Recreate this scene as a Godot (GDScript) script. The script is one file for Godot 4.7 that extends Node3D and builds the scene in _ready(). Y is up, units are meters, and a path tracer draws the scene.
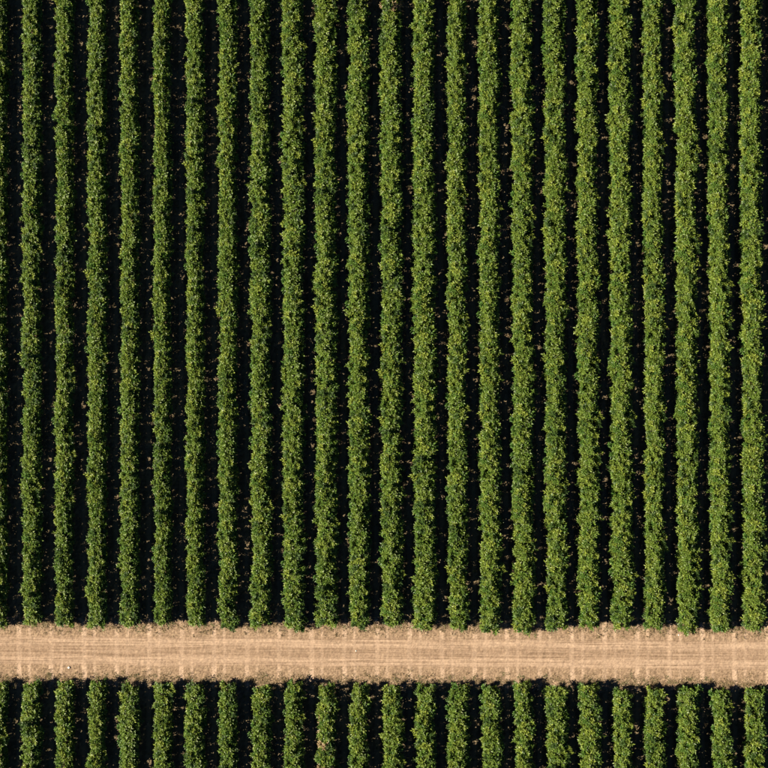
extends Node3D
# Aerial view, straight down: hedges of leafy bushes in straight lines, a dirt track running across them.
# x runs to the right of the picture, -z to its top, y is up; metres.

const PITCH := 2.5            # distance from one hedge to the next
const SLOPE := 0.0095         # the track runs a little askew to the hedges
const TRACK_NEAR := 18.5     # where the upper hedges end (z at x = 0)
const TRACK_FAR := 23.05      # where the lower hedges begin

var rng := RandomNumberGenerator.new()
var coarse := FastNoiseLite.new()
var fine := FastNoiseLite.new()
var streak := FastNoiseLite.new()
var grain := FastNoiseLite.new()
var leaf_material: StandardMaterial3D
var bark_material: StandardMaterial3D
var bushes := []
var trunks := []
var taken := {}


func noise_setup(n: FastNoiseLite, seed_value: int, freq: float, octaves: int) -> void:
	n.seed = seed_value
	n.noise_type = FastNoiseLite.TYPE_SIMPLEX_SMOOTH
	n.frequency = freq
	n.fractal_type = FastNoiseLite.FRACTAL_FBM
	n.fractal_octaves = octaves


func numbered(called: String) -> String:
	var n: int = taken.get(called, 0)
	taken[called] = n + 1
	return called if n == 0 else "%s_%03d" % [called, n]


func tag(o: Node, label: String, category: String, group := "", kind := "") -> void:
	if label: o.set_meta("label", label)
	if category: o.set_meta("category", category)
	if group: o.set_meta("group", group)
	if kind: o.set_meta("kind", kind)


func mesh_node(called: String, mesh: Mesh, material: Material, parent: Node) -> MeshInstance3D:
	var o := MeshInstance3D.new()
	o.name = called
	o.mesh = mesh
	if material: o.material_override = material
	parent.add_child(o, true)
	return o


func _ready() -> void:
	rng.seed = 41
	noise_setup(coarse, 3, 0.22, 3)
	noise_setup(fine, 9, 2.6, 3)
	noise_setup(streak, 17, 1.0, 3)
	noise_setup(grain, 23, 0.4, 1)

	# camera
	var cam := Camera3D.new()
	cam.name = "camera"
	cam.fov = 28.85
	cam.near = 0.5
	cam.far = 4000.0
	add_child(cam)
	cam.look_at_from_position(Vector3(0.0, 115.0, 1.6), Vector3.ZERO, Vector3(0.0026, 0, -1))
	cam.current = true

	# sky, exposure
	var sky_material := ProceduralSkyMaterial.new()
	sky_material.sky_top_color = Color(0.2, 0.36, 0.62)
	sky_material.sky_horizon_color = Color(0.52, 0.62, 0.74)
	sky_material.sky_curve = 0.12
	sky_material.ground_bottom_color = Color(0.2, 0.17, 0.13)
	sky_material.ground_horizon_color = Color(0.45, 0.48, 0.5)
	sky_material.sky_energy_multiplier = 0.43
	var env := Environment.new()
	env.background_mode = Environment.BG_SKY
	env.sky = Sky.new()
	env.sky.sky_material = sky_material
	env.tonemap_mode = Environment.TONE_MAPPER_LINEAR
	env.tonemap_exposure = 2.2
	env.sdfgi_enabled = true
	env.ssao_enabled = true
	env.ssil_enabled = true
	var world := WorldEnvironment.new()
	world.name = "environment"
	world.environment = env
	add_child(world)

	# sun: from the left of the picture, a little from below
	var sun := DirectionalLight3D.new()
	sun.name = "sun"
	sun.light_energy = 1.6
	sun.light_color = Color(1.0, 0.94, 0.85)
	sun.light_angular_distance = 0.5
	sun.shadow_enabled = true
	add_child(sun)
	var el := deg_to_rad(39.0)
	var az := deg_to_rad(5.0)
	sun.look_at_from_position(Vector3.ZERO, Vector3(cos(el) * cos(az), -sin(el), -cos(el) * sin(az)), Vector3.UP)

	make_ground()
	make_track()
	make_materials()
	for k in 16: bushes.append(bush_mesh(k))
	for k in 3: bushes.append(bush_mesh(30 + k, 0.2))
	for k in 4: trunks.append(trunk_mesh(k))
	make_hedges()
	make_grass()
	make_stones()


# ------------------------------------------------------------------ ground

func stripe(x: float) -> float:
	# wheel tracks of the alleys, two to an alley, at the same spacing as the hedges
	var u := fposmod(x - alley_x(), PITCH)
	var a := absf(u)
	if a > PITCH * 0.5: a = PITCH - a
	var b := absf(u - 0.8)
	return maxf(1.0 - smoothstep(0.12, 0.22, a), 0.75 * (1.0 - smoothstep(0.06, 0.15, b)))


func alley_x() -> float:
	return -28.1


func soil_height(x: float, z: float) -> float:
	return 0.03 * fine.get_noise_2d(x * 0.6, z * 0.6) + 0.03 * coarse.get_noise_2d(x, z)


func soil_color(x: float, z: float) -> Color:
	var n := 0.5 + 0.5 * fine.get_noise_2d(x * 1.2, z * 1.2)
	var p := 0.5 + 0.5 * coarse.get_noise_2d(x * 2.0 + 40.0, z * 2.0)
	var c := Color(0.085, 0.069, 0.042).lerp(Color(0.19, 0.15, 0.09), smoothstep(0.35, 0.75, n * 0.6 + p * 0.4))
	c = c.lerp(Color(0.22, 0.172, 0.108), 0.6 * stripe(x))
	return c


func axis(from: float, to: float, step: float, reach: Array) -> PackedFloat32Array:
	var out := PackedFloat32Array()
	for i in range(reach.size() - 1, -1, -1): out.append(from - reach[i])
	var n := int(round((to - from) / step))
	for i in n + 1: out.append(lerpf(from, to, float(i) / n))
	for r in reach: out.append(to + r)
	return out


func sheet(xs: PackedFloat32Array, zs: PackedFloat32Array, place: Callable, tint: Callable) -> ArrayMesh:
	var v := PackedVector3Array()
	var c := PackedColorArray()
	var idx := PackedInt32Array()
	var nx := xs.size()
	for j in zs.size():
		for i in nx:
			var p: Vector3 = place.call(xs[i], zs[j])
			v.append(p)
			c.append(tint.call(p.x, p.z, zs[j]))
	for j in zs.size() - 1:
		for i in nx - 1:
			var a := j * nx + i
			idx.append_array([a, a + 1, a + nx, a + 1, a + nx + 1, a + nx])
	var nrm := PackedVector3Array()
	nrm.resize(v.size())
	for t in range(0, idx.size(), 3):
		var n := (v[idx[t + 2]] - v[idx[t]]).cross(v[idx[t + 1]] - v[idx[t]])
		for q in 3: nrm[idx[t + q]] += n
	for i in nrm.size(): nrm[i] = nrm[i].normalized()
	var arr := []
	arr.resize(Mesh.ARRAY_MAX)
	arr[Mesh.ARRAY_VERTEX] = v
	arr[Mesh.ARRAY_NORMAL] = nrm
	arr[Mesh.ARRAY_COLOR] = c
	arr[Mesh.ARRAY_INDEX] = idx
	var m := ArrayMesh.new()
	m.add_surface_from_arrays(Mesh.PRIMITIVE_TRIANGLES, arr)
	return m


func earth_material() -> StandardMaterial3D:
	var m := StandardMaterial3D.new()
	m.vertex_color_use_as_albedo = true
	m.roughness = 0.95
	m.metallic_specular = 0.2
	return m


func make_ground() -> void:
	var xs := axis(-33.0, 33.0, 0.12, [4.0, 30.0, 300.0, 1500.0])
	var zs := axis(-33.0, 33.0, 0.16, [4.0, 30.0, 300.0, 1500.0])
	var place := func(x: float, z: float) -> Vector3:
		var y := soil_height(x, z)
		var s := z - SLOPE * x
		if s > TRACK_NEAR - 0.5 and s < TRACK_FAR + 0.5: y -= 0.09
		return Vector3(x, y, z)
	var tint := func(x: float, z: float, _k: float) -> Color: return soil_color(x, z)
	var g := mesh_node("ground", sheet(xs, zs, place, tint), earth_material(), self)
	tag(g, "brown bare soil of the alleys between the hedges", "ground", "", "structure")


func make_track() -> void:
	# k runs across the track from the upper verge to the lower one
	var a := TRACK_NEAR - 0.75
	var b := TRACK_FAR + 0.75
	var xs := axis(-33.0, 33.0, 0.06, [4.0, 30.0, 300.0, 1500.0])
	var zs := axis(a, b, 0.05, [])
	var place := func(x: float, k: float) -> Vector3:
		var z := k + SLOPE * x
		var y := soil_height(x, z) * 0.7
		var e := minf(k - a, b - k)
		y += 0.012 - 0.1 * (1.0 - smoothstep(0.0, 0.35, e + 0.15 * fine.get_noise_2d(x * 0.4, 7.0)))
		# ruts worn by wheels, and clods between and beside them
		for c in [[19.95, 0.28], [21.3, 0.3]]:
			y -= 0.035 * exp(-pow((k - c[0] + 0.1 * coarse.get_noise_2d(x * 0.5, c[0])) / c[1], 2.0))
		y += 0.015 * streak.get_noise_2d(x * 0.5, z * 9.0)
		var rough := 1.0 - exp(-pow((k - 20.6) / 1.1, 4.0))
		y += rough * 0.03 * maxf(0.0, fine.get_noise_2d(x * 2.4, z * 2.4) - 0.12)
		return Vector3(x, y, z)
	var tint := func(x: float, z: float, k: float) -> Color: return track_color(x, z, k)
	var m := earth_material()
	var t := mesh_node("dirt_track", sheet(xs, zs, place, tint), m, self)
	tag(t, "pale tan dirt track with wheel ruts crossing between the hedges", "track", "", "structure")


func track_color(x: float, z: float, k: float) -> Color:
	var verge := Color(0.25, 0.178, 0.118)
	var pale := Color(0.39, 0.284, 0.2)
	var mid := Color(0.28, 0.198, 0.135)
	var w := 0.14 * coarse.get_noise_2d(x * 0.4, 3.0)
	var r1 := 1.0 - smoothstep(0.18, 0.36, absf(k - 19.97 + w))
	var r2 := 1.0 - smoothstep(0.2, 0.42, absf(k - 21.35 + w * 0.7))
	var inside := smoothstep(19.4, 19.7, k + w) * (1.0 - smoothstep(21.6, 21.9, k + w))
	var c := verge.lerp(mid, inside)
	c = c.lerp(pale, clampf(r1 + r2, 0.0, 1.0) * clampf(0.85 + 0.6 * coarse.get_noise_2d(x * 1.3, k), 0.0, 1.0))
	# fine lines drawn along the track by wheels and blade
	var s := streak.get_noise_2d(x * 0.12, k * 7.0)
	c = c.lerp(pale if s > 0 else Color(0.15, 0.097, 0.062), absf(s) * (0.3 + 0.5 * inside))
	var d := streak.get_noise_2d(x * 0.07 + 60.0, k * 13.0)
	if d < -0.22: c = c.lerp(Color(0.13, 0.085, 0.052), clampf((-d - 0.2) * 3.5, 0.0, 0.6) * inside)
	# straw and clods, combed along the alleys on the verges
	var f := fine.get_noise_2d(x * 2.2, z * 0.8)
	c = c.lerp(Color(0.12, 0.08, 0.05) if f < 0 else Color(0.38, 0.28, 0.18), absf(f) * (0.75 - 0.35 * inside))
	var g := fine.get_noise_2d(x * 3.1 + 50.0, z * 1.8)
	if g < -0.34: c = c.lerp(Color(0.07, 0.047, 0.028), clampf((-g - 0.36) * 4.0, 0.0, 0.6) * (1.0 - 0.8 * inside))
	var worn := clampf(0.9 + 0.8 * coarse.get_noise_2d(floorf((x + 28.5) / PITCH * 2.0) * 7.3, z * 0.7), 0.0, 1.0)
	c = c.lerp(Color(0.40, 0.293, 0.208), clampf(stripe(x + 0.08 * coarse.get_noise_2d(x, z * 1.5)) * (1.0 - 0.6 * inside) * worn, 0.0, 1.0))
	# trodden pale dust gives way, in ragged patches, to the soil under the hedges
	var out := maxf(TRACK_NEAR - 0.1 - k, k - TRACK_FAR - 0.05) + 0.45 * fine.get_noise_2d(x * 0.7 + 80.0, z * 0.7)
	c = c.lerp(soil_color(x, z), smoothstep(0.0, 0.3, out))
	# loose grains, straw ends and small clods
	var h := grain.get_noise_2d(x * 40.0, z * 40.0)
	var r := grain.get_noise_2d(x * 13.0 + 300.0, z * 13.0)
	var b := 1.0 + h * (0.3 - 0.1 * inside) + r * (0.3 - 0.12 * inside)
	return Color(c.r * b, c.g * b, c.b * b)


# ------------------------------------------------------------------ plants

func make_materials() -> void:
	leaf_material = StandardMaterial3D.new()
	leaf_material.vertex_color_use_as_albedo = true
	leaf_material.roughness = 0.42
	leaf_material.metallic_specular = 0.4
	leaf_material.cull_mode = BaseMaterial3D.CULL_DISABLED
	leaf_material.backlight_enabled = true
	leaf_material.backlight = Color(0.35, 0.4, 0.15)
	bark_material = StandardMaterial3D.new()
	bark_material.albedo_color = Color(0.33, 0.26, 0.2)
	bark_material.roughness = 0.95


func half_width(y: float) -> float:
	# outline of a hedge seen from its end
	var ys := [0.2, 0.5, 0.9, 1.3, 1.6, 1.8, 1.95]
	var ws := [0.2, 0.46, 0.6, 0.6, 0.5, 0.32, 0.0]
	for i in ys.size() - 1:
		if y <= ys[i + 1]:
			return lerpf(ws[i], ws[i + 1], clampf((y - ys[i]) / (ys[i + 1] - ys[i]), 0.0, 1.0))
	return 0.0


func add_leaf(v: PackedVector3Array, n: PackedVector3Array, c: PackedColorArray, at: Vector3, along: Vector3, up: Vector3, length: float, width: float, tint: Color) -> void:
	along = along.normalized()
	var side := along.cross(up)
	if side.length() < 0.01: side = along.cross(Vector3(0.3, 0.9, 0.2))
	side = side.normalized()
	up = side.cross(along).normalized()
	var droop := rng.randf_range(-0.28, 0.05)
	var tip := at + along * length + up * length * droop
	var l := at + along * length * 0.42 + side * width * 0.5 + up * width * 0.16
	var r := at + along * length * 0.42 - side * width * 0.5 + up * width * 0.16
	var m := at + along * length * 0.5
	for t in [[at, l, m], [l, tip, m], [tip, r, m], [r, at, m]]:
		var nn: Vector3 = (t[2] - t[0]).cross(t[1] - t[0]).normalized()
		for q in 3:
			v.append(t[q])
			n.append(nn)
			c.append(tint)


func bush_mesh(k: int, dry := 0.0) -> ArrayMesh:
	rng.seed = 500 + k
	var v := PackedVector3Array()
	var n := PackedVector3Array()
	var c := PackedColorArray()
	var half := 0.42
	var lean := rng.randf_range(-0.06, 0.06)
	var top := rng.randf_range(0.9, 1.06)
	# dense inner foliage, then clumps of leafy shoots standing out of it with gaps between them
	for s in 100:
		var y := rng.randf_range(0.35, 1.15)
		var w := half_width(y) * 0.7
		var p := Vector3(rng.randf_range(-w, w) + lean * y, y * top, rng.randf_range(-half, half))
		var b := rng.randf_range(0.7, 1.25)
		var leaf := Color(0.052, 0.118, 0.02).lerp(Color(0.17, 0.222, 0.034), clampf(rng.randfn(0.3 + 0.35 * (k % 16) / 15.0, 0.27), 0.0, 1.0))
		add_leaf(v, n, c, p, Vector3(rng.randfn(), rng.randfn() * 0.5, rng.randfn()), Vector3(rng.randfn() * 0.5, 1, rng.randfn() * 0.5), 0.2, 0.15, Color(leaf.r * b, leaf.g * b, leaf.b * b))
	var clumps := []
	var tries := 0
	while clumps.size() < 20 and tries < 900:
		tries += 1
		var y := 0.4 + 1.5 * pow(rng.randf(), 0.7)
		var w := half_width(y)
		var x := (1.0 if rng.randf() < 0.5 else -1.0) * w * sqrt(rng.randf_range(0.5, 1.0))
		if y > 1.4: x = rng.randf_range(-w, w)
		var p := Vector3(x, y, rng.randf_range(-half, half))
		var free := true
		for q in clumps:
			if p.distance_to(q) < 0.37: free = false
		if free: clumps.append(p)
	for q in clumps:
		var at: Vector3 = q
		at = Vector3(at.x + lean * at.y, at.y * top, at.z)
		var axis_dir := Vector3(at.x * 1.2, 0.3 + 0.9 * maxf(0.0, at.y - 0.8), 0).normalized()
		axis_dir = (axis_dir + Vector3(rng.randfn(0, 0.3), rng.randfn(0.1, 0.25), rng.randfn(0, 0.4))).normalized()
		var warm := clampf(rng.randfn(0.3 + 0.35 * (k % 16) / 15.0, 0.27), 0.0, 1.0)
		var base := Color(0.052, 0.118, 0.02).lerp(Color(0.17, 0.222, 0.034), warm)
		var pick := rng.randf()
		if pick < dry: base = Color(0.25, 0.185, 0.1)
		elif pick < dry + 0.1: base = Color(0.046, 0.086, 0.02)
		var reach := rng.randf_range(0.55, 1.6)
		for s in 5:
			var dir := (axis_dir + Vector3(rng.randfn(0, 0.45), rng.randfn(0, 0.3), rng.randfn(0, 0.45))).normalized()
			var length := rng.randf_range(0.2, 0.36) * reach
			if rng.randf() < 0.05: length *= 1.35
			var count := int(4 + length * 13)
			var ax := dir.cross(Vector3(0.21, 0.4, 0.9)).normalized()
			var ay := dir.cross(ax)
			for i in count:
				var u := (i + 0.5) / count
				var p := at - axis_dir * 0.08 + dir * length * u
				var turn := i * 2.4 + s
				var out := (ax * cos(turn) + ay * sin(turn)).normalized()
				var along := (out * 0.9 + dir * (0.45 + 0.6 * u)).normalized()
				var face := (dir * 0.7 + Vector3.UP * 0.6 + Vector3(rng.randfn(0, 0.4), rng.randfn(0, 0.25), rng.randfn(0, 0.4))).normalized()
				var size := rng.randf_range(0.19, 0.34) * (1.1 - 0.3 * u)
				var b := rng.randf_range(0.7, 1.25)
				add_leaf(v, n, c, p, along, face, size, size * rng.randf_range(0.32, 0.5), Color(base.r * b, base.g * b, base.b * b))
	var arr := []
	arr.resize(Mesh.ARRAY_MAX)
	arr[Mesh.ARRAY_VERTEX] = v
	arr[Mesh.ARRAY_NORMAL] = n
	arr[Mesh.ARRAY_COLOR] = c
	var m := ArrayMesh.new()
	m.add_surface_from_arrays(Mesh.PRIMITIVE_TRIANGLES, arr)
	m.surface_set_material(0, leaf_material)
	return m


func tube(st: SurfaceTool, pts: Array, radii: Array, sides: int) -> void:
	for i in pts.size() - 1:
		for j in sides:
			var q := []
			for e in [[i, j], [i, j + 1], [i + 1, j + 1], [i + 1, j]]:
				var a: float = TAU * e[1] / sides
				q.append(pts[e[0]] + Vector3(cos(a), 0, sin(a)) * radii[e[0]])
			for t in [0, 1, 2, 0, 2, 3]: st.add_vertex(q[t])


func trunk_mesh(k: int) -> ArrayMesh:
	rng.seed = 900 + k
	var st := SurfaceTool.new()
	st.begin(Mesh.PRIMITIVE_TRIANGLES)
	st.set_smooth_group(-1)
	var fork := Vector3(rng.randf_range(-0.06, 0.06), rng.randf_range(0.6, 0.8), rng.randf_range(-0.05, 0.05))
	tube(st, [Vector3(0, -0.15, 0), fork * 0.5 + Vector3(0.02, 0, -0.02), fork], [0.045, 0.034, 0.03], 6)
	for s in [-1.0, 1.0]:
		tube(st, [fork - Vector3(0, 0.03, 0), fork + Vector3(0.12 * s, 0.4, rng.randf_range(-0.25, 0.25)), fork + Vector3(0.2 * s, 0.95, rng.randf_range(-0.3, 0.3))], [0.026, 0.018, 0.008], 5)
	st.generate_normals()
	var m := st.commit()
	m.surface_set_material(0, bark_material)
	return m


const ORDINALS := ["", "first", "second", "third", "fourth", "fifth", "sixth", "seventh", "eighth", "ninth", "tenth", "eleventh", "twelfth"]


func make_hedges() -> void:
	# hedge 0 is cut by the left edge of the picture, hedge 23 is the last on the right
	for block in 2:
		var from := -33.0 if block == 0 else TRACK_FAR
		var to := TRACK_NEAR if block == 0 else 33.0
		for i in range(-1, 25):
			var x := -29.4 + PITCH * i
			rng.seed = 7000 + block * 100 + i
			var hedge := Node3D.new()
			hedge.name = numbered("leafy_hedge")
			add_child(hedge)
			hedge.position = Vector3(x, 0, 0)
			tag(hedge, hedge_label(i, block), "hedge", "hedges above the dirt track" if block == 0 else "hedges below the dirt track")
			var wander := rng.randf_range(0, 100)
			var stretch := rng.randf_range(0.94, 1.08) + lerpf(-0.27, -0.09, clampf(i / 12.0, 0.0, 1.0))
			var tall := lerpf(0.84, 1.03, clampf(i / 12.0, 0.0, 1.0))
			var z0: float = from + SLOPE * x + rng.randf_range(-0.22, 0.22)
			var z1: float = to + SLOPE * x + rng.randf_range(-0.22, 0.22)
			if block == 0: z1 -= 0.45
			else: z0 += 0.45
			var count := int(round((z1 - z0) / 0.7))
			for b in count + 1:
				var z := lerpf(z0, z1, float(b) / count)
				if b > 0 and b < count: z += rng.randf_range(-0.08, 0.08)
				var dx := 0.07 * coarse.get_noise_2d(wander, z * 1.3) + rng.randf_range(-0.05, 0.05)
				var o := MeshInstance3D.new()
				o.name = "bush" if b == 0 else "bush_%03d" % b
				o.mesh = bushes[clampi(int(round(rng.randfn(5.0 + 0.18 * i + 5.0 * coarse.get_noise_2d(x * 0.35, z * 0.35), 3.0))), 0, 15)]
				if is_dry(i, block, z): o.mesh = bushes[16 + rng.randi() % 3]
				hedge.add_child(o)
				var sx := stretch * rng.randf_range(0.9, 1.1) + 0.06 * coarse.get_noise_2d(wander + 30.0, z * 1.3)
				var sy := tall * rng.randf_range(0.86, 1.12)
				var end := minf(z - z0, z1 - z)
				if end < 1.0 and (b < 2 if block == 1 else b > count - 2): sy *= 0.86
				o.position = Vector3(dx, soil_height(x + dx, z), z)
				o.rotation.y = (PI if rng.randf() < 0.5 else 0.0) + rng.randf_range(-0.25, 0.25)
				o.scale = Vector3(sx, sy, rng.randf_range(0.95, 1.1))
				mesh_node("trunk", trunks[rng.randi() % trunks.size()], null, o)


func is_dry(i: int, block: int, z: float) -> bool:
	# the few places where the photograph shows withered tan foliage
	if block == 0: return i == 12 and z < -28.3
	return (i == 10 and rng.randf() < 0.6)


func hedge_label(i: int, block: int) -> String:
	var side := "above" if block == 0 else "below"
	if i == -1: return "leafy green hedge %s the dirt track, just outside the left edge" % side
	if i == 24: return "leafy green hedge %s the dirt track, just outside the right edge" % side
	if i == 0: return "leafy green hedge %s the dirt track, cut off by the left edge" % side
	if i <= 11: return "leafy green hedge %s the dirt track, %s whole one from the left edge" % [side, ORDINALS[i]]
	return "leafy green hedge %s the dirt track, %s one from the right edge" % [side, ORDINALS[24 - i]]


# ------------------------------------------------------------------ small things

func tuft_mesh(k: int) -> ArrayMesh:
	rng.seed = 1300 + k
	var st := SurfaceTool.new()
	st.begin(Mesh.PRIMITIVE_TRIANGLES)
	st.set_smooth_group(-1)
	for b in 14:
		var a := rng.randf() * TAU
		var d := Vector3(cos(a), 0, sin(a))
		var root := d * rng.randf_range(0.0, 0.07)
		var h := rng.randf_range(0.06, 0.2)
		var w := d.rotated(Vector3.UP, PI / 2) * rng.randf_range(0.006, 0.012)
		var knee := root + d * h * 0.35 + Vector3(0, h * 0.7, 0)
		var tip := root + d * h * 1.0 + Vector3(0, h * rng.randf_range(0.5, 1.0), 0)
		for p in [root - w, knee - w, root + w, root + w, knee - w, knee + w, knee - w, tip, knee + w]: st.add_vertex(p)
	st.generate_normals()
	return st.commit()


func make_grass() -> void:
	var m := StandardMaterial3D.new()
	m.vertex_color_use_as_albedo = true
	m.roughness = 0.9
	m.cull_mode = BaseMaterial3D.CULL_DISABLED
	for patch in 3:
		var mesh := tuft_mesh(patch)
		mesh.surface_set_material(0, m)
		rng.seed = 60 + patch
		var mm := MultiMesh.new()
		mm.transform_format = MultiMesh.TRANSFORM_3D
		mm.use_colors = true
		mm.mesh = mesh
		var count: int = [1900, 2400, 12000][patch]
		mm.instance_count = count
		for i in count:
			var x := rng.randf_range(-32, 32)
			var z := 0.0
			if patch == 0: z = TRACK_NEAR + SLOPE * x + rng.randfn(0.1, 0.3)
			elif patch == 1: z = TRACK_FAR + SLOPE * x + rng.randfn(-0.12, 0.3)
			else: z = rng.randf_range(-32, 18.4) if rng.randf() < 0.85 else rng.randf_range(23.0, 32.0)
			var s := rng.randf_range(0.5, 1.3)
			var t := Transform3D(Basis(Vector3.UP, rng.randf() * TAU).scaled(Vector3(s, s * rng.randf_range(0.6, 1.2), s)), Vector3(x, soil_height(x, z) - 0.01, z))
			mm.set_instance_transform(i, t)
			var c := Color(0.28, 0.2, 0.11).lerp(Color(0.14, 0.11, 0.05), rng.randf())
			if rng.randf() < [0.03, 0.1, 0.12][patch]: c = Color(0.08, 0.1, 0.03)
			elif rng.randf() < 0.2: c = Color(0.4, 0.31, 0.2)
			mm.set_instance_color(i, c)
		var o := MultiMeshInstance3D.new()
		o.multimesh = mm
		o.name = ["dry_grass", "dry_grass_001", "dry_grass_002"][patch]
		add_child(o)
		tag(o, ["dry straw coloured grass along the upper verge of the track", "dry straw and green grass along the lower verge of the track", "thin dry grass scattered over the soil of the alleys"][patch], "grass", "", "stuff")


func make_stones() -> void:
	var m := StandardMaterial3D.new()
	m.albedo_color = Color(0.86, 0.84, 0.8)
	m.roughness = 0.85
	var spots := [
		[Vector3(-24.25, 0, 21.72), 0.1, "largest white stone lying on the lower verge, near the left end of the track"],
		[Vector3(-2.2, 0, 20.5), 0.05, "small white stone between the wheel ruts, near the middle of the track"],
		[Vector3(22.6, 0, 19.35), 0.05, "pale stone on the upper verge, towards the right end of the track"],
	]
	for k in spots.size():
		rng.seed = 77 + k
		var r: float = spots[k][1]
		var st := SurfaceTool.new()
		st.create_from(SphereMesh.new(), 0)
		var ball := SphereMesh.new()
		ball.radius = r
		ball.height = r * 1.5
		ball.radial_segments = 14
		ball.rings = 8
		var arr := ball.get_mesh_arrays()
		var vs: PackedVector3Array = arr[Mesh.ARRAY_VERTEX]
		for i in vs.size():
			var p := vs[i]
			vs[i] = p * (1.0 + 0.6 * coarse.get_noise_3d(p.x / r * 5.0 + k * 9.0, p.y / r * 5.0, p.z / r * 5.0))
		arr[Mesh.ARRAY_VERTEX] = vs
		var raw := ArrayMesh.new()
		raw.add_surface_from_arrays(Mesh.PRIMITIVE_TRIANGLES, arr)
		st.clear()
		st.create_from(raw, 0)
		st.generate_normals()
		var o := mesh_node(numbered("stone"), st.commit(), m, self)
		var at: Vector3 = spots[k][0]
		o.position = Vector3(at.x, soil_height(at.x, at.z) + r * 0.45, at.z)
		o.rotation.y = k * 1.3
		tag(o, spots[k][2], "stone", "stones on the track")
